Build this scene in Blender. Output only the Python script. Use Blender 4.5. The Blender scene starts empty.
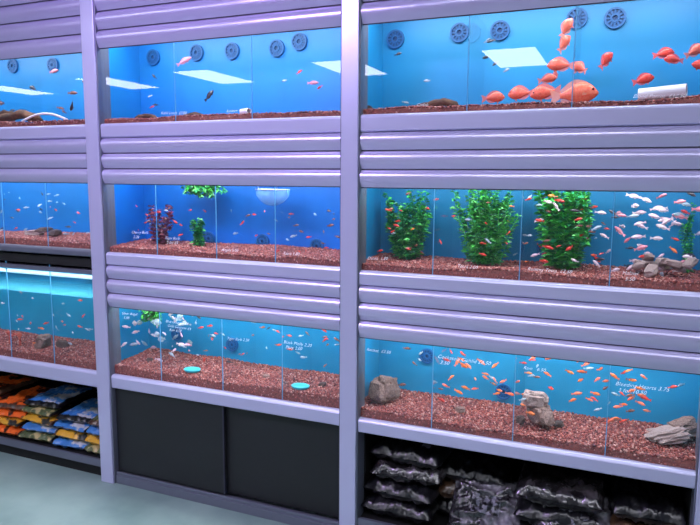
import bpy, math, random
import numpy as np
from mathutils import Vector, Matrix, noise, Euler
random.seed(7); rng=np.random.default_rng(7)
sc=bpy.context.scene
sc.view_settings.view_transform='Standard'
COL=bpy.context.collection
def lin(c):
    return tuple((v/255/12.92 if v/255<=.04045 else ((v/255+.055)/1.055)**2.4) for v in c)
# ---------------------------------------------------------------- materials
def mat(name,rgb,rough=.5,metal=0,emit=0,spec=.5,coat=0,noise_amt=0,noise_scale=8,rgb2=None,bump=0,bump_scale=40,alpha=1,rmin=.35,rmax=.65):
    m=bpy.data.materials.new(name); m.use_nodes=True; nt=m.node_tree; b=nt.nodes['Principled BSDF']
    c=(*lin(rgb),1)
    b.inputs['Base Color'].default_value=c; b.inputs['Roughness'].default_value=rough; b.inputs['Metallic'].default_value=metal
    b.inputs['Specular IOR Level'].default_value=spec; b.inputs['Coat Weight'].default_value=coat; b.inputs['Alpha'].default_value=alpha
    if emit:
        b.inputs['Emission Color'].default_value=c; b.inputs['Emission Strength'].default_value=emit
    if rgb2 is not None:
        tc=nt.nodes.new('ShaderNodeTexCoord'); n=nt.nodes.new('ShaderNodeTexNoise'); n.inputs['Scale'].default_value=noise_scale; n.inputs['Detail'].default_value=5
        r=nt.nodes.new('ShaderNodeValToRGB'); r.color_ramp.elements[0].position=rmin; r.color_ramp.elements[1].position=rmax
        r.color_ramp.elements[0].color=c; r.color_ramp.elements[1].color=(*lin(rgb2),1)
        nt.links.new(tc.outputs['Object'],n.inputs['Vector']); nt.links.new(n.outputs[0],r.inputs[0]); nt.links.new(r.outputs[0],b.inputs['Base Color'])
        if emit: nt.links.new(r.outputs[0],b.inputs['Emission Color'])
    if bump:
        tc=nt.nodes.new('ShaderNodeTexCoord'); n=nt.nodes.new('ShaderNodeTexNoise'); n.inputs['Scale'].default_value=bump_scale; n.inputs['Detail'].default_value=4
        bp=nt.nodes.new('ShaderNodeBump'); bp.inputs['Strength'].default_value=bump; bp.inputs['Distance'].default_value=.01
        nt.links.new(tc.outputs['Object'],n.inputs['Vector']); nt.links.new(n.outputs[0],bp.inputs['Height']); nt.links.new(bp.outputs[0],b.inputs['Normal'])
    return m
def glass_mat(name,tint,base=.06):
    m=bpy.data.materials.new(name); m.use_nodes=True; nt=m.node_tree; nt.nodes.clear()
    o=nt.nodes.new('ShaderNodeOutputMaterial'); mx=nt.nodes.new('ShaderNodeMixShader'); t=nt.nodes.new('ShaderNodeBsdfTransparent'); g=nt.nodes.new('ShaderNodeBsdfGlossy')
    t.inputs[0].default_value=(*tint,1); g.inputs['Roughness'].default_value=.01
    lw=nt.nodes.new('ShaderNodeLayerWeight'); lw.inputs['Blend'].default_value=.5
    p=nt.nodes.new('ShaderNodeMath'); p.operation='POWER'; p.inputs[1].default_value=5
    a=nt.nodes.new('ShaderNodeMath'); a.operation='MULTIPLY_ADD'; a.inputs[1].default_value=.9; a.inputs[2].default_value=base
    nt.links.new(lw.outputs['Facing'],p.inputs[0]); nt.links.new(p.outputs[0],a.inputs[0]); nt.links.new(a.outputs[0],mx.inputs[0])
    nt.links.new(t.outputs[0],mx.inputs[1]); nt.links.new(g.outputs[0],mx.inputs[2]); nt.links.new(mx.outputs[0],o.inputs[0])
    return m
def gravel_mat():
    m=bpy.data.materials.new('red_gravel'); m.use_nodes=True; nt=m.node_tree; b=nt.nodes['Principled BSDF']
    g=nt.nodes.new('ShaderNodeNewGeometry'); r=nt.nodes.new('ShaderNodeValToRGB')
    cols=[(84,32,34),(128,54,50),(160,76,66),(178,98,86),(108,46,56),(214,160,146)]
    el=r.color_ramp.elements; el[0].color=(*lin(cols[0]),1); el[1].color=(*lin(cols[-1]),1)
    for i,c in enumerate(cols[1:-1]):
        e=el.new((i+1)/5.2); e.color=(*lin(c),1)
    nt.links.new(g.outputs['Random Per Island'],r.inputs[0]); nt.links.new(r.outputs[0],b.inputs['Base Color']); b.inputs['Roughness'].default_value=.55
    return m
M={}
M['frame']=mat('lavender_aluminium',(192,192,224),.28,.3)
M['slat']=mat('shutter_slat_paint',(196,193,227),.26,.4)
M['edge']=mat('dark_rubber_seal',(48,48,64),.6)
M['dark']=mat('black_recess',(14,14,17),.7)
M['door']=mat('charcoal_laminate',(22,23,26),.5,rgb2=(27,28,32),noise_scale=3)
M['rail']=mat('grey_metal_rail',(112,116,132),.35,.4)
M['glass']=glass_mat('tank_glass',(.96,.985,1),.068)
M['divglass']=glass_mat('divider_glass',(.92,.97,.985),.03)
M['divedge']=mat('glass_cut_edge',(90,165,210),.3)
M['lid']=mat('white_hood',(225,230,235),.6)
M['vent']=mat('navy_vent_plastic',(20,92,156),.5)
M['ventd']=mat('dark_vent_slot',(10,62,116),.6)
M['gravel']=gravel_mat()
M['gravelbase']=mat('gravel_bed',(90,38,36),.8,rgb2=(130,64,56),noise_scale=90)
M['ink']=mat('white_marker_ink',(232,240,250),.6,emit=.4)  # ink given a faint glow so the writing stands out brighter
M['rock']=mat('pink_grey_rock',(106,80,74),.85,rgb2=(170,138,128),noise_scale=14,bump=.7,bump_scale=45)
M['rockd']=mat('dark_slate_rock',(62,50,50),.85,rgb2=(112,88,82),noise_scale=20,bump=.6)
M['rockp']=mat('pale_stone',(184,162,156),.8,rgb2=(128,98,94),noise_scale=25,bump=.4)
M['green']=mat('plastic_plant_green',(44,156,60),.4,rgb2=(96,206,92),noise_scale=25)
M['teal']=mat('plastic_plant_dark_green',(20,112,76),.4,rgb2=(44,156,92),noise_scale=25)
M['redleaf']=mat('plastic_plant_red',(150,50,66),.4,rgb2=(110,66,84),noise_scale=25)
M['wood']=mat('driftwood',(64,38,28),.8,rgb2=(120,82,60),noise_scale=20,bump=.5)
M['coral']=mat('red_coral',(190,66,56),.7,rgb2=(220,110,90),noise_scale=30,bump=.4)
M['pvc']=mat('white_pvc',(232,230,236),.4)
M['cyan']=mat('turquoise_dish',(70,190,200),.4)
M['eye']=mat('fish_eye',(10,10,14),.15)
M['net']=mat('pale_blue_plastic',(110,165,235),.35,alpha=.75)
M['netbar']=mat('pale_violet_rim',(175,185,245),.4)
def fishm(n,a,b): return mat(n,a,.35,rgb2=b,noise_scale=22,coat=.3)
F={'orange':fishm('parrot_cichlid_skin',(248,88,66),(252,134,108)),'peach':fishm('peach_fish_skin',(255,140,104),(250,100,72)),
'red':fishm('red_fish_skin',(222,46,46),(240,84,64)),'white':fishm('albino_fish_skin',(236,216,222),(222,180,196)),
'gold':fishm('goldfish_skin',(248,138,66),(238,98,56)),'dark':fishm('dark_fish_skin',(34,36,50),(80,70,80)),
'silver':fishm('silver_fish_skin',(190,205,215),(130,150,170)),'brown':fishm('brown_fish_skin',(110,66,60),(165,100,84)),
'pink':fishm('pink_fish_skin',(226,120,140),(230,160,170))}
FIN={k:mat(k+'_fin',c,.4,alpha=.8) for k,c in {'orange':(255,130,100),'peach':(255,170,140),'red':(240,80,64)}.items()}
# ---------------------------------------------------------------- mesh helpers
class MB:
    def __init__(s): s.v=[]; s.f=[]; s.m=[]
    def add(s,v,f,mi=0,T=None):
        o=len(s.v)
        if T is not None: v=[T@Vector(p) for p in v]
        s.v+= [tuple(p) for p in v]; s.f+=[tuple(i+o for i in q) for q in f]; s.m+=[mi]*len(f)
    def merge(s,o,T,mmap):
        k=len(s.v); s.v+=[tuple(T@Vector(p)) for p in o.v]; s.f+=[tuple(i+k for i in q) for q in o.f]; s.m+=[mmap[i] for i in o.m]
    def box(s,x0,x1,y0,y1,z0,z1,mi=0):
        s.add([(x0,y0,z0),(x1,y0,z0),(x1,y1,z0),(x0,y1,z0),(x0,y0,z1),(x1,y0,z1),(x1,y1,z1),(x0,y1,z1)],
              [(0,3,2,1),(4,5,6,7),(0,1,5,4),(1,2,6,5),(2,3,7,6),(3,0,4,7)],mi)
    def obj(s,name,mats,parent=None,smooth=False,bevel=0):
        me=bpy.data.meshes.new(name); me.from_pydata(s.v,[],s.f); 
        for m in mats: me.materials.append(m)
        me.polygons.foreach_set('material_index',s.m)
        if smooth: me.polygons.foreach_set('use_smooth',[True]*len(s.f))
        me.update(); o=bpy.data.objects.new(name,me); COL.objects.link(o)
        if parent: o.parent=parent
        if bevel:
            b=o.modifiers.new('bev','BEVEL'); b.width=bevel; b.segments=2; b.limit_method='ANGLE'
        return o
def box(name,x0,x1,y0,y1,z0,z1,m,parent=None,bevel=0):
    b=MB(); b.box(x0,x1,y0,y1,z0,z1); return b.obj(name,[m],parent,bevel=bevel)
def empty(name,loc=(0,0,0)):
    e=bpy.data.objects.new(name,None); COL.objects.link(e); e.empty_display_size=.1; return e
def tube(mb,pts,rad,mi=0,n=8,cap=True):
    pts=[Vector(p) for p in pts]; vs=[]; fs=[]
    for i,p in enumerate(pts):
        d=(pts[min(i+1,len(pts)-1)]-pts[max(i-1,0)]).normalized()
        a=d.orthogonal().normalized() if i==0 else (a-d*a.dot(d)).normalized()
        b=d.cross(a); r=rad[i] if isinstance(rad,(list,tuple)) else rad
        for k in range(n):
            t=2*math.pi*k/n; vs.append(p+a*math.cos(t)*r+b*math.sin(t)*r)
    for i in range(len(pts)-1):
        for k in range(n):
            fs.append((i*n+k,i*n+(k+1)%n,(i+1)*n+(k+1)%n,(i+1)*n+k))
    if cap: fs.append(tuple(range(n))[::-1]); fs.append(tuple(range((len(pts)-1)*n,len(pts)*n)))
    mb.add(vs,fs,mi)
def sphere(nu,nv):
    vs=[(0,0,1)]; fs=[]
    for i in range(1,nv):
        ph=math.pi*i/nv
        for k in range(nu):
            t=2*math.pi*k/nu; vs.append((math.sin(ph)*math.cos(t),math.sin(ph)*math.sin(t),math.cos(ph)))
    vs.append((0,0,-1)); L=len(vs)-1
    for k in range(nu): fs.append((0,1+k,1+(k+1)%nu))
    for i in range(nv-2):
        for k in range(nu):
            a=1+i*nu+k; b=1+i*nu+(k+1)%nu; fs.append((a,a+nu,b+nu,b))
    for k in range(nu): fs.append((L,L-nu+(k+1)%nu,L-nu+k))
    return vs,fs
# ---------------------------------------------------------------- fish
def fish(kind='slim',seg=10,bend=0.0):
    """unit-length fish, nose at +x .5 ; mats 0 body 1 fin 2 eye"""
    P={'slim':[(0,.012,.010,0),(.05,.05,.035,0),(.16,.095,.062,.0),(.32,.125,.072,.004),(.5,.12,.066,.004),(.68,.088,.045,.002),(.84,.052,.026,0),(.95,.04,.016,0),(1,.042,.010,0)],
       'parrot':[(0,.02,.022,-.035),(.03,.05,.045,-.03),(.08,.10,.065,-.015),(.16,.155,.09,.0),(.28,.205,.11,.010),(.44,.220,.112,.010),(.6,.190,.09,.006),(.76,.125,.058,0),(.88,.072,.032,0),(.96,.062,.02,0),(1,.068,.012,0)],
       'angel':[(0,.02,.012,0),(.08,.09,.035,0),(.22,.2,.05,0),(.42,.28,.055,0),(.6,.26,.045,0),(.78,.15,.03,0),(.92,.07,.018,0),(1,.06,.01,0)]}[kind]
    L=.78; mb=MB(); vs=[]; fs=[]; n=seg
    def xx(t): return .5-t*L
    for t,h,w,zc in P:
        for k in range(n):
            a=2*math.pi*k/n; vs.append((xx(t),w*math.cos(a),zc+h*math.sin(a)))
    for i in range(len(P)-1):
        for k in range(n): fs.append((i*n+k,i*n+(k+1)%n,(i+1)*n+(k+1)%n,(i+1)*n+k))
    fs.append(tuple(range(n))[::-1]); fs.append(tuple(range((len(P)-1)*n,len(P)*n)))
    mb.add(vs,fs,0)
    def top(t,s=1):
        for i in range(len(P)-1):
            if P[i][0]<=t<=P[i+1][0]:
                q=(t-P[i][0])/(P[i+1][0]-P[i][0]); h=P[i][1]*(1-q)+P[i+1][1]*q; zc=P[i][3]*(1-q)+P[i+1][3]*q
                return zc+s*h*.93
        return 0
    big=1.9 if kind=='angel' else (1.35 if kind=='parrot' else 1)
    def fin(t0,t1,hh,s,sweep):
        N=6; v=[]; f=[]
        for i in range(N+1):
            q=i/N; t=t0+(t1-t0)*q; b=top(t,s); hgt=hh*math.sin(math.pi*(.12+.80*q**1.2))*big
            v.append((xx(t),0,b)); v.append((xx(t)-sweep*(.3+q)*big,0.0,b+s*hgt))
        for i in range(N): f.append((2*i,2*i+1,2*i+3,2*i+2))
        mb.add(v,f,1)
    fin(.24,.9,.075,1,.05); fin(.55,.9,.07,-1,.05)
    # tail
    xb=xx(1); h=P[-1][1]
    ts=.15 if kind!='slim' else .10
    mb.add([(xb+.02,0,h*.8),(xb-.10,0,ts*.8),(xb-.21,0,ts*1.15),(xb-.16,0,0),(xb-.21,0,-ts*1.15),(xb-.10,0,-ts*.8),(xb+.02,0,-h*.8)],[(0,1,3,6),(1,2,3),(3,4,5),(3,5,6)],1)
    for s in (1,-1):
        w=max(p[2] for p in P)
        mb.add([(xx(.30),s*w*.9,-.02),(xx(.42),s*(w+.05),.0),(xx(.46),s*(w+.06),-.06),(xx(.34),s*w*.95,-.06)],[(0,1,2,3)],1)
        zb=top(.36,-1); mb.add([(xx(.33),s*.01,zb+.01),(xx(.40),s*.02,zb-.06*big),(xx(.46),s*.02,zb-.07*big),(xx(.42),s*.01,zb+.01)],[(0,1,2,3)],1)
        ev,ef=sphere(8,6); r=.022 if kind!='parrot' else .026
        i=2 if kind!='parrot' else 3; ew=P[i-1][2]+(P[i][2]-P[i-1][2])*.75
        mb.add(ev,ef,2,Matrix.Translation((xx(P[i][0]*.92),s*ew*.86,P[i][3]+P[i][1]*.33))@Matrix.Scale(r,4))
    if bend:
        mb.v=[(x,y+bend*(x-.2)**2*(1 if x<.2 else .2),z) for x,y,z in mb.v]
    return mb
FISH={k:[fish(k,8,b) for b in (-.35,0,.35)] for k in ('slim','parrot','angel')}
def fmat(loc,L,yaw,pitch=0,roll=0):
    return Matrix.Translation(loc)@Euler((roll,-pitch,yaw),'XYZ').to_matrix().to_4x4()@Matrix.Scale(L,4)
def school(name,items,cols):
    mb=MB(); mats=[F[c] for c in cols]+[M['eye']]; e=len(cols)
    for kind,loc,L,yaw,pitch,c in items:
        mb.merge(random.choice(FISH[kind]),fmat(loc,L,yaw,pitch),{0:c,1:c,2:e})
    return mb.obj(name,mats,smooth=True)
def rschool(name,n,x0,x1,z0,z1,L0,L1,cols,kind='slim',dirp=.5,wt=None,ys=(2.54,2.77)):
    it=[]
    for i in range(n):
        yaw=(0 if random.random()<dirp else math.pi)+random.gauss(0,.5)
        it.append((kind,(random.uniform(x0,x1),random.uniform(*ys),random.uniform(z0,z1)),random.uniform(L0,L1),yaw,random.gauss(0,.35),random.choices(range(len(cols)),wt)[0]))
    return school(name,it,cols)
# ---------------------------------------------------------------- room
RX0,RX1,RY0,RY1,CH=-9.6,2.6,-5.5,3.0,2.80
mf=mat('pale_concrete_floor',(148,172,164),.45,rgb2=(118,144,138),noise_scale=2.6)
mw=mat('painted_wall',(205,205,215),.8); mc=mat('ceiling_tile',(215,215,222),.85)
box('floor',RX0,RX1,RY0,RY1,-.1,0,mf)
box('ceiling',RX0,RX1,RY0,RY1,CH,CH+.1,mc)
box('wall_back',RX0,RX1,RY1,RY1+.1,0,CH,mw); box('wall_front',RX0,RX1,RY0-.1,RY0,0,CH,mw)
box('wall_left',RX0-.1,RX0,RY0,RY1,0,CH,mw); box('wall_right',RX1,RX1+.1,RY0,RY1,0,CH,mw)
def emat(n,s):
    mp=bpy.data.materials.new(n); mp.use_nodes=True; nt=mp.node_tree; nt.nodes.clear()
    a=nt.nodes.new('ShaderNodeEmission'); b=nt.nodes.new('ShaderNodeOutputMaterial'); a.inputs[0].default_value=(.87,.88,1,1); a.inputs[1].default_value=s; nt.links.new(a.outputs[0],b.inputs[0]); return mp
mp=emat('light_panel_diffuser',13); mp2=emat('bright_panel_diffuser',9.5)
def panel(x,y,w=.5,d=1.05,mp=mp):
    e=empty('ceiling_light_panel')
    box('diffuser',x-w/2,x+w/2,y-d/2,y+d/2,CH-.012,CH-.002,mp,e)
    for q in ((x-w/2-.02,x-w/2,y-d/2-.02,y+d/2+.02),(x+w/2,x+w/2+.02,y-d/2-.02,y+d/2+.02),(x-w/2,x+w/2,y-d/2-.02,y-d/2),(x-w/2,x+w/2,y+d/2,y+d/2+.02)):
        box('trim',*q,CH-.016,CH-.001,M['frame'],e)
for x in (-1.1,-2.9,-4.7,-6.2,-8.1): panel(x,-1.85)
for x in (1.0,-.5,-2.0,-3.5): panel(x,.6,1.2,.6,mp2)  # extra row out of view, added to brighten the rack front
# ---------------------------------------------------------------- rack
BX={'L':(-3.73,-2.459),'C':(-2.367,-1.095),'R':(-1.007,.28)}
Z={'L':dict(t1=2.18,s1=1.84,b1=1.772,t2=1.55,s2=1.22,b2=1.18,t3=1.095,s3=.585,b3=.50),
   'C':dict(t1=2.19,s1=1.84,b1=1.771,t2=1.547,s2=1.212,b2=1.148,t3=.932,s3=.583,b3=.512),
   'R':dict(t1=2.19,s1=1.842,b1=1.771,t2=1.545,s2=1.204,b2=1.142,t3=.914,s3=.562,b3=.499)}
rack=empty('aquarium_rack')
def post(x0,x1):
    b=MB(); b.box(x0+.006,x1-.006,2.470,2.56,0,CH); b.box(x0,x0+.006,2.478,2.56,0,CH,1); b.box(x1-.006,x1,2.478,2.56,0,CH,1)
    b.obj('post',[M['frame'],M['rail']],rack,bevel=.003)
post(-3.822,-3.73); post(-2.459,-2.367); post(-1.095,-1.007); post(.28,.37)
def extr(mb,prof,x0,x1,mi=0):
    v=[];f=[]
    for y,z in prof: v+= [(x0,y,z),(x1,y,z)]
    for i in range(len(prof)-1): f.append((2*i,2*i+2,2*i+3,2*i+1))
    mb.add(v,f,mi)
def sill(x0,x1,z0,z1,mf='frame'):
    mb=MB(); h=z1-z0
    pr=[(2.52,z1),(2.497,z1)]; extr(mb,pr,x0,x1)
    pr=[(2.497,z1),(2.490,z1-.002),(2.484,z1-.008),(2.482,z1-.014)]; extr(mb,pr,x0,x1)
    pr=[(2.482,z1-.014),(2.482,z1-.016),(2.484,z0+.006)]; extr(mb,pr,x0,x1)
    pr=[(2.484,z0+.006),(2.488,z0+.002),(2.52,z0)]; extr(mb,pr,x0,x1)
    return mb.obj('sill',[M[mf]],rack,smooth=True)
def shutter(x0,x1,z0,z1,n):
    mb=MB(); h=(z1-z0)/n
    for i in range(n):
        a=z1-i*h; b=a-h
        pr=[(2.497,a-.001)]+[(2.494-.016*math.sin(math.pi*min(1,q*1.0)**.75),a-.002-(h-.006)*q) for q in [k/12 for k in range(13)]]
        extr(mb,pr,x0,x1); extr(mb,[(2.4975,a),(2.4975,b)],x0,x1,1)
    mb.obj('roller_shutter',[M['slat'],M['edge']],None,smooth=True)
TCOL={'L1':(18,132,202),'L2':(8,118,200),'L3':(20,148,192),'C1':(20,132,212),'C2':(6,108,206),'C3':(18,142,196),'R1':(24,142,200),'R2':(10,122,174),'R3':(32,144,194)}
DIV={'L1':(-3.1,),'L2':(-3.1,-2.78),'L3':(-3.1,-2.78),'C1':(-1.94,-1.53),'C2':(-2.07,-1.73,-1.42),'C3':(-2.07,-1.71,-1.39),'R1':(-.58,-.20),'R2':(-.70,-.36,-.04),'R3':(-.69,-.36,-.02)}
GH={'L1':.03,'L2':.035,'L3':.05,'C1':.025,'C2':.035,'C3':.050,'R1':.025,'R2':.035,'R3':.042}
LP={'L1':6.5,'L2':6,'L3':5.5,'C1':7.5,'C2':6.8,'C3':6.6,'R1':7,'R2':6.2,'R3':6.6}
ph=(1+5**.5)/2
IV=np.array([(-1,ph,0),(1,ph,0),(-1,-ph,0),(1,-ph,0),(0,-1,ph),(0,1,ph),(0,-1,-ph),(0,1,-ph),(ph,0,-1),(ph,0,1),(-ph,0,-1),(-ph,0,1)])/math.sqrt(1+ph*ph)
IF=np.array([(0,11,5),(0,5,1),(0,1,7),(0,7,10),(0,10,11),(1,5,9),(5,11,4),(11,10,2),(10,7,6),(7,1,8),(3,9,4),(3,4,2),(3,2,6),(3,6,8),(3,8,9),(4,9,5),(2,4,11),(6,2,10),(8,6,7),(9,8,1)])
YB=2.81
def ghgt(x,y,g,zb):
    q=(y-2.51)/(YB-2.51)
    return zb+g*(.75+.25*q)+.010*noise.noise((x*5,y*6,zb*7))+.012*noise.noise((x*2.1,y*3,zb*3+5))
def gravel(x0,x1,zb,g,parent):
    mb=MB(); nx,ny=60,10; v=[];f=[]
    for j in range(ny+1):
        for i in range(nx+1):
            x=x0+(x1-x0)*i/nx; y=2.51+(YB-2.51)*j/ny; v.append((x,y,ghgt(x,y,g,zb)-.003))
    for j in range(ny):
        for i in range(nx): a=j*(nx+1)+i; f.append((a,a+1,a+nx+2,a+nx+1))
    o=len(v)
    for i in range(nx+1): v.append((v[i][0],2.51,zb-.03))
    for i in range(nx): f.append((o+i,o+i+1,i+1,i))
    mb.add(v,f); mb.obj('gravel_bed',[M['gravelbase']],parent,smooth=True)
    pos=[]; s=.0084
    for x in np.arange(x0+.005,x1,s):
        for y in np.arange(2.515,YB,s*1.05):
            xx=x+random.uniform(-.4,.4)*s; yy=y+random.uniform(-.4,.4)*s; pos.append((xx,yy,ghgt(xx,yy,g,zb)+random.uniform(-.001,.003)))
        for z in np.arange(zb-.02,zb+g*.85,s*.85):
            pos.append((x+random.uniform(-.4,.4)*s,2.5125+random.uniform(0,.002),z+random.uniform(-.4,.4)*s))
    pos=np.array(pos); n=len(pos)
    V=IV[None]*rng.uniform(.0032,.0058,(n,1,3))*1.05
    th=rng.uniform(0,6.28,n); c,sn=np.cos(th)[:,None],np.sin(th)[:,None]
    x=V[:,:,0]*c-V[:,:,2]*sn; z=V[:,:,0]*sn+V[:,:,2]*c; V=np.stack([x,V[:,:,1],z],2)+pos[:,None,:]
    Fc=(IF[None]+(np.arange(n)*12)[:,None,None]).reshape(-1,3)
    me=bpy.data.meshes.new('gravel_stones'); V=V.reshape(-1,3)
    me.vertices.add(len(V)); me.vertices.foreach_set('co',V.ravel().astype(np.float32))
    me.loops.add(Fc.size); me.loops.foreach_set('vertex_index',Fc.ravel().astype(np.int32))
    me.polygons.add(len(Fc)); me.polygons.foreach_set('loop_start',(np.arange(len(Fc))*3).astype(np.int32)); me.polygons.foreach_set('loop_total',np.full(len(Fc),3,np.int32))
    me.update(calc_edges=True); me.materials.append(M['gravel']); o=bpy.data.objects.new('gravel_stones',me); COL.objects.link(o); o.parent=parent
def vent(x,z,r,parent,y=YB):
    mb=MB(); N=24
    for r0,r1,d in ((r*.80,r,.012),(r*.25,r*.42,.012)):
        v=[];f=[]
        for k in range(N):
            t=2*math.pi*k/N; c,s=math.cos(t),math.sin(t)
            v+=[(x+r0*c,y-d,z+r0*s),(x+r1*c,y-d,z+r1*s),(x+r1*c,y,z+r1*s),(x+r0*c,y,z+r0*s)]
        for k in range(N):
            a=4*k; b=4*((k+1)%N); f+=[(a,a+1,b+1,b),(a+1,a+2,b+2,b+1),(a+3,a,b,b+3)]
        mb.add(v,f,0)
    v=[(x,y-.004,z)]+[(x+r*.9*math.cos(2*math.pi*k/N),y-.004,z+r*.9*math.sin(2*math.pi*k/N)) for k in range(N)]
    mb.add(v,[(0,k+1,(k+1)%N+1) for k in range(N)],1)
    for k in range(12):
        t=2*math.pi*k/12; c,s=math.cos(t),math.sin(t); w=.0035
        p=[(x+c*r*.4-s*w,y-.010,z+s*r*.4+c*w),(x+c*r*.82-s*w,y-.010,z+s*r*.82+c*w),(x+c*r*.82+s*w,y-.010,z+s*r*.82-c*w),(x+c*r*.4+s*w,y-.010,z+s*r*.4-c*w)]
        mb.add(p,[(0,1,2,3)],0)
    mb.obj('vent_grille',[M['vent'],M['ventd']],parent)
TK={}
for bay,(x0,x1) in BX.items():
    z=Z[bay]
    for row in (1,2,3):
        k=bay+str(row); zt=z['t%d'%row]; zb=z['s%d'%row]
        t=empty('fish_tank'); TK[k]=t
        c=TCOL[k]; m=mat('tank_blue_'+k,c,.45,rgb2=tuple(int(v*.92) for v in c),noise_scale=3)
        X0,X1=x0-.035,x1+.035; top=zt+(.13 if row<3 or bay!='L' else .02)
        box('back_panel',X0,X1,YB,YB+.01,zb-.04,top,m,t); box('side_panel',X0,X0+.006,2.51,YB,zb-.04,top,m,t); box('side_panel',X1-.006,X1,2.51,YB,zb-.04,top,m,t)
        box('tank_base',X0,X1,2.51,YB,zb-.05,zb-.035,M['lid'],t); box('hood',X0,X1,2.51,YB+.01,top,top+.01,M['lid'],t)
        g=MB(); g.add([(X0,2.505,zb-.04),(X1,2.505,zb-.04),(X1,2.505,top),(X0,2.505,top)],[(0,1,2,3)]); g.obj('front_glass',[M['glass']],t)
        for dx in DIV[k]:
            d=MB(); d.add([(dx,2.508,zb-.03),(dx,YB,zb-.03),(dx,YB,zt+.03),(dx,2.508,zt+.03)],[(0,1,2,3)],0); d.box(dx-.0016,dx+.0016,2.507,2.511,zb-.02,zt+.03,1)
            d.obj('glass_divider',[M['divglass'],M['divedge']],t)
        gravel(X0+.006,X1-.006,zb,GH[k],t)
        ld=bpy.data.lights.new('tank_led','AREA'); ld.shape='RECTANGLE'; ld.size=x1-x0-.02; ld.size_y=.07; ld.energy=LP[k]; ld.color=(.91,.97,1)
        lo=bpy.data.objects.new('tank_led',ld); COL.objects.link(lo); lo.parent=t; lo.location=((x0+x1)/2,2.56,top-.015); lo.rotation_euler=(math.radians(16),0,0)
    sill(x0,x1,z['b1'],z['s1']); sill(x0,x1,z['b2'],z['s2'],'frame' if bay!='L' else 'rail'); sill(x0,x1,z['b3'],z['s3'])
    shutter(x0,x1,z['t1'],CH-.01,7); shutter(x0,x1,z['t2'],z['b1'],3)
    if bay!='L': shutter(x0,x1,z['t3'],z['b2'],3)
    else:
        box('dark_gap',x0,x1,2.51,2.53,1.11,1.18,M['dark'],rack); box('rail',x0,x1,2.488,2.51,1.092,1.112,M['rail'],rack)  # first box: solid black strip standing in for the shade of the gap
for bay,xs,zz in (('R',(-.69,-.52,-.22,-.08,-.975),2.20),('C',(-2.30,-2.03,-1.82,-1.45,-1.57),2.20),('L',(-3.0,-3.31),2.20)):
    for x in xs: vent(x,zz+random.uniform(-.01,.02),.040,TK[bay+'1'])
for k,x,z_ in (('C2',-1.66,1.27),('C2',-1.98,1.27),('C2',-1.36,1.26),('R2',-.95,1.29),('R2',-.3,1.3),('R3',-.80,.78),('C3',-1.85,.72),('C3',-2.2,.74),('R3',-.45,.66)): vent(x,z_,.035,TK[k])
# water surface in left lower tank
wm=MB(); wx0,wx1=BX['L'][0]-.02,BX['L'][1]+.02; wm.add([(wx0,2.508,.965),(wx1,2.508,.965),(wx1,YB,.965),(wx0,YB,.965)],[(0,1,2,3)])
wmat=mat('water_surface',(90,190,212),.12,alpha=.45,bump=.5,bump_scale=14); wm.obj('water_surface',[wmat],TK['L3'])
tb=MB(); tube(tb,[(wx0+.05,2.72,1.03),(wx1-.08,2.72,1.03)],.012,n=12); tb.box(wx0+.03,wx0+.08,2.70,2.74,1.01,1.10,0); tb.box(wx1-.11,wx1-.06,2.70,2.74,1.01,1.10,0)
tb.obj('lamp_tube',[mat('white_tube',(190,215,225),.3)],TK['L3'])
# ---------------------------------------------------------------- parrot cichlids
PF=[(-.24,.55,.08,.4,1.1,'orange'),(-.25,.50,.085,.8,.9,'orange'),(-.26,.43,.105,3.0,.1,'orange'),(-.19,.42,.08,2.6,.5,'orange'),(-.30,.37,.07,.2,.2,'orange'),(-.205,.315,.175,.15,.1,'peach'),
(-.31,.33,.12,3.3,-.15,'orange'),(-.41,.335,.11,2.9,.0,'orange'),(-.50,.31,.09,.3,.1,'orange'),(-.10,.43,.08,.6,.9,'red'),(.03,.36,.08,.2,.3,'red'),(.095,.455,.075,.3,.2,'red'),(.125,.415,.065,3.0,.2,'red'),
(.19,.445,.08,.4,.5,'orange'),(.22,.40,.07,2.9,.3,'red'),(-.28,.40,.065,1.9,.3,'orange')]
for i,(x,zz,L,yaw,pit,c) in enumerate(PF):
    mb=MB(); mb.merge(fish('parrot',16,random.uniform(-.3,.3)),Matrix.Identity(4),{0:0,1:2,2:1})
    o=mb.obj('parrot_cichlid_fish',[F[c],M['eye'],FIN[c]],smooth=True); o.location=(x,2.60+.035*(i%4),1.59+zz); o.scale=(L,)*3; o.rotation_euler=(0,-pit,yaw)
for (x,y,zz,L,yaw,pit,c) in ((-1.97,2.62,2.13,.08,.5,.5,'pink'),(-2.66,2.60,1.95,.10,2.6,-.5,'dark'),(-2.72,2.66,2.02,.06,.3,0,'brown'),(-1.83,2.62,1.965,.07,1.1,.9,'dark'),(-3.2,2.62,1.98,.08,3.1,.0,'brown'),
   (-2.80,2.62,2.13,.06,.2,.2,'pink'),(-2.95,2.62,2.05,.07,3.0,.3,'dark'),(-1.3,2.64,2.0,.055,.2,.0,'pink')):
    mb=MB(); mb.merge(fish('slim',14,.2),Matrix.Identity(4),{0:0,1:0,2:1})
    o=mb.obj('cichlid_fish',[F[c],M['eye']],smooth=True); o.location=(x,y,zz); o.scale=(L,)*3; o.rotation_euler=(0,-pit,yaw)
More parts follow.
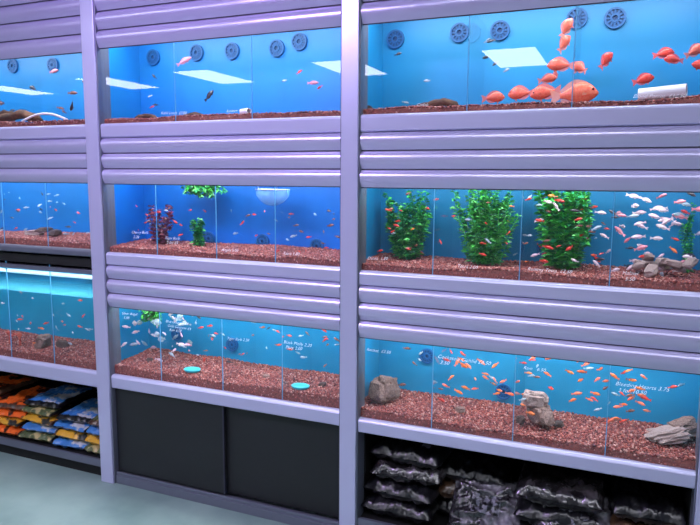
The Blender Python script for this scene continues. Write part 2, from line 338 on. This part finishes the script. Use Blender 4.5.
# ---------------------------------------------------------------- schools
rschool('albino_cichlid_school',46,-.03,.27,1.25,1.53,.038,.060,['white','silver','pink'],dirp=.5,wt=[6,1,1.5])
rschool('albino_cichlid_school',14,-.36,-.05,1.27,1.50,.030,.045,['white','silver'],wt=[3,1])
rschool('red_fish_school',24,-.34,.27,1.25,1.54,.030,.045,['red','gold','dark'])
rschool('small_fish_school',80,-.98,-.05,1.24,1.53,.018,.034,['red','brown','silver','gold'],wt=[3,2,1,1])
rschool('goldfish_school',70,-.66,.14,.66,.88,.030,.046,['gold','peach','red'],wt=[4,2,1])
rschool('mixed_fish_school',30,-.95,.25,.63,.86,.028,.042,['silver','red','brown'])
rschool('angelfish_school',10,-2.38,-2.08,.70,.88,.036,.050,['white','silver'],kind='angel')
rschool('silver_fish_school',34,-2.38,-1.98,.66,.90,.036,.058,['white','silver'],dirp=.3)
rschool('small_fish_school',56,-2.05,-1.10,.66,.90,.022,.038,['red','silver','brown','dark'],wt=[3,2,2,1])
rschool('small_fish_school',48,-2.36,-1.10,1.25,1.46,.020,.036,['red','silver','brown'],wt=[3,1,2])
rschool('small_fish_school',8,-2.30,-1.10,1.90,2.12,.022,.035,['dark','red','silver'])
rschool('small_fish_school',9,-.95,-.45,1.90,2.12,.025,.04,['silver','dark'])
rschool('small_fish_school',9,-3.4,-2.50,1.92,2.12,.03,.05,['dark','brown'])
rschool('small_fish_school',36,-3.4,-2.50,1.26,1.50,.022,.038,['red','silver','dark'])
rschool('small_fish_school',34,-3.4,-2.50,.66,.90,.024,.044,['gold','silver','white','red'])
# ---------------------------------------------------------------- rocks
def rock(name,c,s,mt,seed,rot=0,strata=0,res=3):
    import bmesh
    bm=bmesh.new(); bmesh.ops.create_icosphere(bm,subdivisions=res,radius=1)
    for v in bm.verts:
        d=v.co.normalized(); q=Vector((abs(d.x)**.6*math.copysign(1,d.x),abs(d.y)**.6*math.copysign(1,d.y),abs(d.z)**.6*math.copysign(1,d.z)))
        r=1+.35*noise.noise(d*1.3+Vector((seed,0,0)))+.18*noise.noise(d*3.1+Vector((0,seed,0)))+.08*noise.noise(d*7+Vector((seed,seed,0)))
        p=q*r*.82
        if strata: p.x*=1+.10*math.sin(p.z*strata+p.x*2); p.y*=1+.10*math.sin(p.z*strata+p.x*2)
        v.co=p
    me=bpy.data.meshes.new(name); bm.to_mesh(me); bm.free(); me.materials.append(M[mt]); o=bpy.data.objects.new(name,me); COL.objects.link(o)
    o.location=c; o.scale=s; o.rotation_euler=(0,rot,seed); return o
rock('aquarium_rock',(-.945,2.64,.655),(.085,.05,.068),'rock',1.3,.2)
rock('aquarium_rock',(-.27,2.64,.64),(.085,.05,.05),'rock',2.1,.15); rock('aquarium_rock',(-.295,2.63,.705),(.062,.04,.04),'rockp',3.7,-.15); rock('aquarium_rock',(-.345,2.60,.62),(.02,.02,.02),'rockd',3.0)
rock('aquarium_rock',(.20,2.63,.64),(.085,.05,.03),'rockp',.2,-.35,14,4); rock('aquarium_rock',(.25,2.66,.665),(.06,.04,.035),'rock',.5,-.35,14,4)
for i in range(11): rock('aquarium_stone',(.02+.21*random.random(),2.58+.12*random.random(),1.25+.045*random.random()),(.038,.025,.015),'rockp',i*1.7,random.uniform(-.5,.5),res=2)
rock('aquarium_rock',(-2.98,2.62,.66),(.065,.04,.045),'rock',5.1); rock('aquarium_rock',(-2.88,2.66,.645),(.04,.03,.025),'rockd',6.1)
rock('aquarium_rock',(-2.85,2.62,1.28),(.04,.03,.02),'rockd',8.1); rock('aquarium_rock',(-3.0,2.62,1.275),(.055,.03,.018),'rockp',7.1); rock('aquarium_rock',(-2.93,2.62,1.295),(.05,.03,.013),'rockd',7.9)
rock('aquarium_rock',(-1.04,2.62,1.875),(.03,.03,.02),'rockd',9.1); rock('aquarium_rock',(-3.38,2.64,1.89),(.07,.04,.035),'rockd',4.4); rock('aquarium_rock',(-2.95,2.66,1.87),(.05,.03,.018),'rockd',3.4)
for i,x in enumerate((-2.25,-1.55,-1.25,-.6,-.2)): rock('aquarium_stone',(x,2.64,Z['C' if x<-1.05 else 'R']['s3']+.05),(.022,.02,.014),'rock' if i%2 else 'rockd',i*2.2+.4,res=2)
# branching coral ornament
cm=MB(); rr_=random.Random(3)
def branch(p,d,L,r,dep):
    q=p+d*L; tube(cm,[p,p.lerp(q,.5)+Vector((rr_.uniform(-.003,.003),0,0)),q],[r,r*.85,r*.7],0,6)
    if dep:
        for _ in range(3):
            nd=(d+Vector((rr_.uniform(-.8,.8),rr_.uniform(-.5,.5),rr_.uniform(-.1,.5)))).normalized(); branch(q,nd,L*.75,r*.7,dep-1)
for bx in (-3.22,-3.14): branch(Vector((bx,2.60,.625)),Vector((0,0,1)),.028,.008,3)
cm.obj('coral_ornament',[M['coral']],smooth=True)
def drift(pts,r,name='driftwood'):
    mb=MB(); P=[]; R=[]
    for i in range(len(pts)-1):
        for k in range(4):
            q=k/4; p=Vector(pts[i]).lerp(Vector(pts[i+1]),q); p+=Vector((0,noise.noise(p*40)*.008,noise.noise(p*30+Vector((9,0,0)))*.008)); P.append(p); R.append(r*(1+.35*noise.noise(p*25)))
    P.append(Vector(pts[-1])); R.append(r*.3); R[0]*=.5
    tube(mb,P,R,n=8); return mb.obj(name,[M['wood']],smooth=True)
drift([(-.83,2.62,1.868),(-.77,2.63,1.885),(-.70,2.62,1.895),(-.64,2.63,1.87)],.016)
drift([(-2.28,2.62,1.865),(-2.22,2.63,1.885),(-2.15,2.64,1.87)],.014); drift([(-2.0,2.62,1.866),(-1.92,2.63,1.88),(-1.86,2.64,1.866)],.012)
drift([(-3.25,2.60,1.875),(-3.15,2.61,1.90),(-3.03,2.62,1.915),(-2.9,2.62,1.88)],.022); drift([(-3.35,2.64,1.87),(-3.2,2.64,1.94),(-3.08,2.64,1.90)],.012)
bw=MB(); tube(bw,[(-3.0+.02*k,2.58,1.875+.035*math.sin(math.pi*k/16)) for k in range(17)],.006,n=8); bw.obj('white_ceramic_arch',[M['pvc']],smooth=True)
pp=MB(); N=20
def pipe(mb,a,b,R,r):
    a=Vector(a); b=Vector(b); d=(b-a).normalized(); u=d.orthogonal().normalized(); w=d.cross(u); v=[]; f=[]
    for k in range(N):
        t=2*math.pi*k/N; e=u*math.cos(t)+w*math.sin(t); v+=[a+e*R,b+e*R,b+e*r,a+e*r]
    for k in range(N):
        i=4*k; j=4*((k+1)%N); f+=[(i,i+1,j+1,j),(i+1,i+2,j+2,j+1),(i+2,i+3,j+3,j+2),(i+3,i,j,j+3)]
    mb.add(v,f)
pipe(pp,(.02,2.60,1.888),(.17,2.57,1.895),.022,.018); pp.obj('pvc_pipe',[M['pvc']],smooth=False)
pp=MB(); pipe(pp,(-1.64,2.6,1.882),(-1.59,2.58,1.882),.014,.011); pp.obj('pvc_pipe',[M['pvc']])
for x in (-1.93,-1.33):
    mb=MB(); R=.045; n=20; v=[];f=[]
    prof=[(0,.004),(R*.75,.004),(R*.95,.012),(R,.010),(R*.85,0)]
    for r_,zz in prof:
        for k in range(n): v.append((r_*math.cos(2*math.pi*k/n),r_*.8*math.sin(2*math.pi*k/n),zz))
    for i in range(4):
        for k in range(n): f.append((i*n+k,i*n+(k+1)%n,(i+1)*n+(k+1)%n,(i+1)*n+k))
    mb.add(v,f); o=mb.obj('feeding_dish',[M['cyan']],smooth=True); o.location=(x,2.57,ghgt(x,2.57,.050,.583)+.006)
# small floating pale-blue trough (boat-like section), made up for an unidentified shape
nb=MB(); NX=-1.53
nl=12; v=[];f=[]
for i in range(nl+1):
    u=-1+2*i/nl; w=.045*(1-.75*abs(u)**3); dp=.075*(1-.6*u*u)
    for s,t in ((-1,0),(-.8,.6),(-.3,1),(.3,1),(.8,.6),(1,0)): v.append((NX+u*.085,2.68+s*w,1.53-t*dp))
for i in range(nl):
    for j in range(5): a=i*6+j; f.append((a,a+1,a+7,a+6))
nb.add(v,f,1); tube(nb,[v[i*6] for i in range(nl+1)],.003,0,6); tube(nb,[v[i*6+5] for i in range(nl+1)],.003,0,6)
for s in (-1,1): tube(nb,[(NX+s*.05,2.64,1.53),(NX+s*.05,2.60,1.60),(NX+s*.05,2.53,1.63)],.0015,0,6)
nb.obj('breeding_trap',[M['netbar'],M['net']],smooth=True)
# ---------------------------------------------------------------- plants
def plant(name,x,y,zb,h,wd,mt,stems=14,ll=.032,lw=.010,dens=.011,seed=0,down=False):
    rs=random.Random(seed); mb=MB(); sgn=-1 if down else 1
    for s in range(stems):
        a=rs.uniform(0,6.28); sp=wd*rs.uniform(.1,1); hh=h*rs.uniform(.6,1.0); pts=[]
        n=max(6,int(hh/dens)); ph=rs.uniform(0,6)
        for i in range(n+1):
            q=i/n; rr=sp*(.25+.75*q**.6)
            pts.append(Vector((x+math.cos(a)*rr+.008*math.sin(ph+q*7),min(2.79,max(2.53,y+math.sin(a)*rr*.55)),zb+sgn*hh*q)))
        tube(mb,pts,.0016,0,4,False)
        for i,p in enumerate(pts[1:]):
            q=(i+1)/n
            for j in range(4):
                b=rs.uniform(0,6.28); L=ll*rs.uniform(.7,1.15)*(1-.35*q); d=Vector((math.cos(b),math.sin(b)*.8,rs.uniform(-.1,.6)*sgn)).normalized()
                w=d.cross(Vector((0,0,1))).normalized()*lw*rs.uniform(.7,1.2)
                w.z+=lw*rs.uniform(-.7,.7)
                p1=p+d*L*.5+Vector((0,0,.003)); p2=p+d*L+Vector((0,0,-.004))
                mb.add([p,p1+w*.5,p2,p1-w*.5],[(0,1,2),(0,2,3)],1 if rs.random()<.4 else 0)
    return mb.obj(name,[M[mt],M['green' if mt=='teal' else ('redleaf' if mt=='redleaf' else 'teal')]])
zg=1.235
plant('aquarium_plant',-.87,2.70,zg,.31,.11,'teal',20,ll=.038,lw=.014,seed=1)
plant('aquarium_plant',-.53,2.68,zg,.33,.14,'green',36,ll=.038,lw=.010,seed=2); plant('aquarium_plant',-.21,2.68,zg,.33,.14,'green',28,ll=.044,lw=.018,seed=3)
plant('aquarium_plant',-1.94,2.66,1.24,.14,.035,'teal',9,ll=.03,lw=.014,seed=5)
plant('aquarium_plant',-1.95,2.68,1.58,.085,.18,'green',20,ll=.04,lw=.014,seed=6,down=True)
plant('red_aquarium_plant',-2.18,2.66,1.24,.20,.09,'redleaf',13,ll=.032,lw=.018,dens=.018,seed=7)
plant('aquarium_plant',-2.20,2.60,.97,.13,.10,'green',16,ll=.035,lw=.012,seed=8,down=True)
plant('aquarium_plant',.22,2.74,zg,.28,.03,'teal',4,ll=.02,seed=9)
# ---------------------------------------------------------------- handwriting on glass
def write(k,x,z,txt,size=.021):
    for i,l in enumerate(txt.split('|')):
        cu=bpy.data.curves.new('price_writing','FONT'); cu.body=l; cu.size=size; cu.shear=.35; cu.extrude=.0001; cu.offset=-.0003; cu.space_character=1.05; cu.materials.append(M['ink'])
        o=bpy.data.objects.new('price_writing',cu); COL.objects.link(o); o.parent=TK[k]; o.location=(x+.01*i,2.503,z-i*size*1.15); o.rotation_euler=(math.pi/2,random.uniform(-.04,.04),0)
write('R1',.0,1.868,'Blood Parrot  £12.50',.018); write('R1',-.78,1.868,'Catfish',.016)
write('C1',-2.02,1.875,'Kuhli Loach  £3.00',.018); write('C1',-1.66,1.872,'Rainbow 4.50',.016)
write('C2',-2.22,1.31,'Cherry Barb|2.20',.019); write('C2',-2.02,1.29,'Tiger Barb|2 for £5',.019); write('C2',-1.70,1.25,'Angels 5.00',.018); write('C2',-1.38,1.25,'Tetra 1.80',.018)
write('C3',-2.30,.90,'Silver Angel|5.50',.019); write('C3',-2.03,.885,'Blue Gourami £4|Gold Gourami £4|Ram 6.00',.018); write('C3',-1.68,.835,'Tiger Barb 2.20',.018); write('C3',-1.38,.85,'Black Molly 2.20|Platy 2.00',.02)
write('R2',-.98,1.25,'Danio  1.50',.018); write('R2',-.60,1.24,'Tetra 2.00',.018); write('R2',-.33,1.245,'Rummy Tetra  £2.50',.018); write('R2',-.0,1.25,'Malawi|5.50',.018)
write('R3',-.98,.86,'Rocket  £3.50',.018); write('R3',-.67,.865,'Cockatoo Cichlid £6.50|3.50',.021); write('R3',-.33,.86,'Ram   6.50',.018); write('R3',.0,.84,'Bleeding Hearts 3.75|3 for 10.50',.02)
# ---------------------------------------------------------------- lower centre cabinet
cab=empty('storage_cabinet'); x0,x1=BX['C']
box('carcass',x0,x1,2.56,2.98,.06,.505,M['dark'],cab)
box('sliding_door',x0+.002,-1.705,2.505,2.52,.062,.505,M['door'],cab,.002); box('sliding_door',-1.73,x1-.002,2.525,2.54,.062,.505,M['door'],cab,.002)
box('door_edge',-1.712,-1.705,2.500,2.506,.062,.505,M['edge'],cab)
b=MB(); b.box(x0,x1,2.485,2.55,0,.045); b.box(x0,x1,2.49,2.50,.045,.062); b.obj('bottom_rail',[M['rail']],cab,bevel=.003)
def shelfunit(bay,zs,zr):
    x0,x1=BX[bay]; e=empty('storage_shelf'); zt=Z[bay]['b3']
    box('back_board',x0,x1,2.96,2.98,0,zt,M['dark'],e); box('shelf_board',x0,x1,2.50,2.96,zs-.02,zs,M['dark'],e); box('top_board',x0,x1,2.53,2.96,zt-.01,zt,M['dark'],e)
    box('side_board',x0-.02,x0,2.57,2.96,0,zt,M['dark'],e); box('side_board',x1,x1+.02,2.57,2.96,0,zt,M['dark'],e)
    box('front_rail',x0,x1,2.485,2.50,zs-.03,zs+.008,M['rail'],e); box('kick_board',x0,x1,2.52,2.54,0,zs-.03,M['dark'],e)
shelfunit('L',.10,.1); shelfunit('R',.10,.1)
def bag(name,c,w,d,h,m1,m2,seed,rot=0,tilt=0,lab=None,rough=.016):
    nx,ny=44,32; mb=MB()
    for side in (1,-1):
        v=[];f=[]; 
        for j in range(ny+1):
            for i in range(nx+1):
                u=-1+2*i/nx; t=-1+2*j/ny
                pf=max(0,(1-abs(u)**5))**.5*max(0,(1-abs(t)**5))**.5
                p=Vector((u*3+seed*3.1,t*3,side*2+seed))
                z=side*h/2*pf+ (rough*noise.noise(p*1.3)+rough*.9*abs(noise.noise(p*2.7))+rough*.4*noise.noise(p*6))*(.3+pf)
                ex=1+.04*noise.noise(Vector((t*3,seed,0))); ey=1+.05*noise.noise(Vector((u*3,seed+4,0)))
                v.append((u*w/2*ex,t*d/2*ey,z))
        mats=[]
        for j in range(ny):
            for i in range(nx):
                a=j*(nx+1)+i; q=(a,a+1,a+nx+2,a+nx+1); f.append(q if side>0 else q[::-1])
                l=0
                if lab and lab[0]*nx<=i<lab[1]*nx and lab[2]*ny<=j<lab[3]*ny: l=1
                mats.append(l)
        k=len(mb.m); mb.add(v,f); mb.m[k:]=mats
    o=mb.obj(name,[m1,m2],smooth=True); o.location=c; o.rotation_euler=(tilt,0,rot); return o
bk=mat('black_bag_plastic',(16,16,20),.3,coat=.25,bump=.6,bump_scale=22); bs=mat('smoky_clear_bag',(26,24,26),.25,coat=.6,rgb2=(84,78,82),noise_scale=11,bump=1,bump_scale=18,rmin=.5,rmax=.7)
bw_=mat('frosted_bag',(40,38,42),.25,coat=.6,rgb2=(140,136,146),noise_scale=10,bump=1,bump_scale=16,rmin=.46,rmax=.68); bb=mat('brown_gravel_bag',(56,40,32),.3,coat=.5,rgb2=(104,76,58),noise_scale=30,bump=.6,bump_scale=20)
lw_=mat('bag_label_grey',(110,110,122),.3,rgb2=(24,24,28),noise_scale=40,rmin=.48,rmax=.52)
ly=mat('bag_label_yellow',(214,160,50),.3,rgb2=(50,50,46),noise_scale=16,rmin=.54,rmax=.58); lb=mat('bag_label_blue',(60,120,185),.3,rgb2=(180,184,190),noise_scale=18,rmin=.54,rmax=.58); lo_=mat('bag_label_orange',(236,104,40),.3,rgb2=(60,30,24),noise_scale=12,rmin=.56,rmax=.6); lg=mat('bag_label_green',(84,96,62),.3,rgb2=(176,160,110),noise_scale=24,rmin=.52,rmax=.58)
zz=.105
for i in range(4): bag('substrate_bag',(-.84+.01*i,2.68+.01*i,zz+.045+.080*i),.32,.34,.085,bk if i!=2 else bs,lw_,i+1,rot=random.uniform(-.08,.08),lab=(.62,.78,.2,.6))
for i in range(3): bag('substrate_bag',(-.55,2.78,zz+.045+.085*i),.30,.32,.085,bb if i==1 else bk,lw_,i+11,rot=random.uniform(-.1,.1))
bag('substrate_bag',(-.47,2.62,.215),.30,.24,.10,bw_,lw_,21,tilt=.9,lab=(.3,.7,.3,.6)); 
for i in range(3): bag('substrate_bag',(-.18,2.70,zz+.05+.09*i),.34,.34,.095,bs if i==2 else bk,lw_,i+31,rot=random.uniform(-.1,.1))
bag('substrate_bag',(-.13,2.60,.24),.30,.24,.10,bw_,lw_,41,tilt=.8,lab=(.3,.7,.3,.6))
for i in range(3): bag('substrate_bag',(.14,2.72,zz+.05+.085*i),.26,.34,.09,bk if i!=1 else bb,lw_,i+51,rot=random.uniform(-.1,.1))
sets=[(-3.46,[lo_,lo_,lo_]),(-3.22,[lo_,ly,lo_]),(-2.98,[lg,lb,ly]),(-2.72,[lb,ly,lb]),(-2.54,[lg,ly,lb])]
for si,(x,ls) in enumerate(sets):
    nb_=5 if si in (0,2) else 4
    for i in range(nb_):
        bag('gravel_bag',(x+random.uniform(-.01,.01),2.68+.012*i,zz+.026+.044*i),.25 if si<4 else .14,.34,.05,[bk,bb,bk][(si+i)%3],ls[i%3],si*7+i,rot=random.uniform(-.15,.15) if si<4 else 0,lab=(.06,.94,.0,.5) if i<nb_-1 else (.08,.92,.06,.85),rough=.009)
# ---------------------------------------------------------------- violet lamp added to tint the centre bay, no fixture behind it
def area(name,loc,tgt,sx,sy,e,c):
    ld=bpy.data.lights.new(name,'AREA'); ld.shape='RECTANGLE'; ld.size=sx; ld.size_y=sy; ld.energy=e; ld.color=c
    o=bpy.data.objects.new(name,ld); COL.objects.link(o); o.location=loc; o.rotation_euler=(Vector(tgt)-Vector(loc)).to_track_quat('-Z','Y').to_euler(); return o
area('violet_ceiling_lamp',(-2.0,.9,2.72),(-1.8,2.5,1.7),.5,.2,22,(.62,.35,1))
area('shelf_lamp',(-3.1,2.2,.9),(-3.1,2.7,.25),.8,.05,1.6,(1,.95,.9))
# ---------------------------------------------------------------- camera
cam=bpy.data.cameras.new('camera'); co=bpy.data.objects.new('camera',cam); COL.objects.link(co); cam.sensor_width=36; cam.lens=650/700*36; cam.clip_start=.05
yaw,pit,rol=.4,.1306,.0064
fh=Vector((-math.sin(yaw),math.cos(yaw),0)); r=Vector((math.cos(yaw),math.sin(yaw),0)); zv=Vector((0,0,1))
fw=fh*math.cos(pit)-zv*math.sin(pit); up=fh*math.sin(pit)+zv*math.cos(pit)
cx=r*math.cos(rol)+up*math.sin(rol); cy=-r*math.sin(rol)+up*math.cos(rol)
mm=Matrix((cx,cy,-fw)).transposed().to_4x4(); mm.translation=(0,0,1.59); co.matrix_world=mm
sc.camera=co
# floating unlit helper lamp is not wanted: remove it; the added violet lamp and fill panels stay
bpy.data.objects.remove(bpy.data.objects['shelf_lamp'],do_unlink=True)
w=bpy.data.worlds.new('World'); sc.world=w; w.use_nodes=True; w.node_tree.nodes['Background'].inputs[0].default_value=(.5,.5,.6,1); w.node_tree.nodes['Background'].inputs[1].default_value=.3
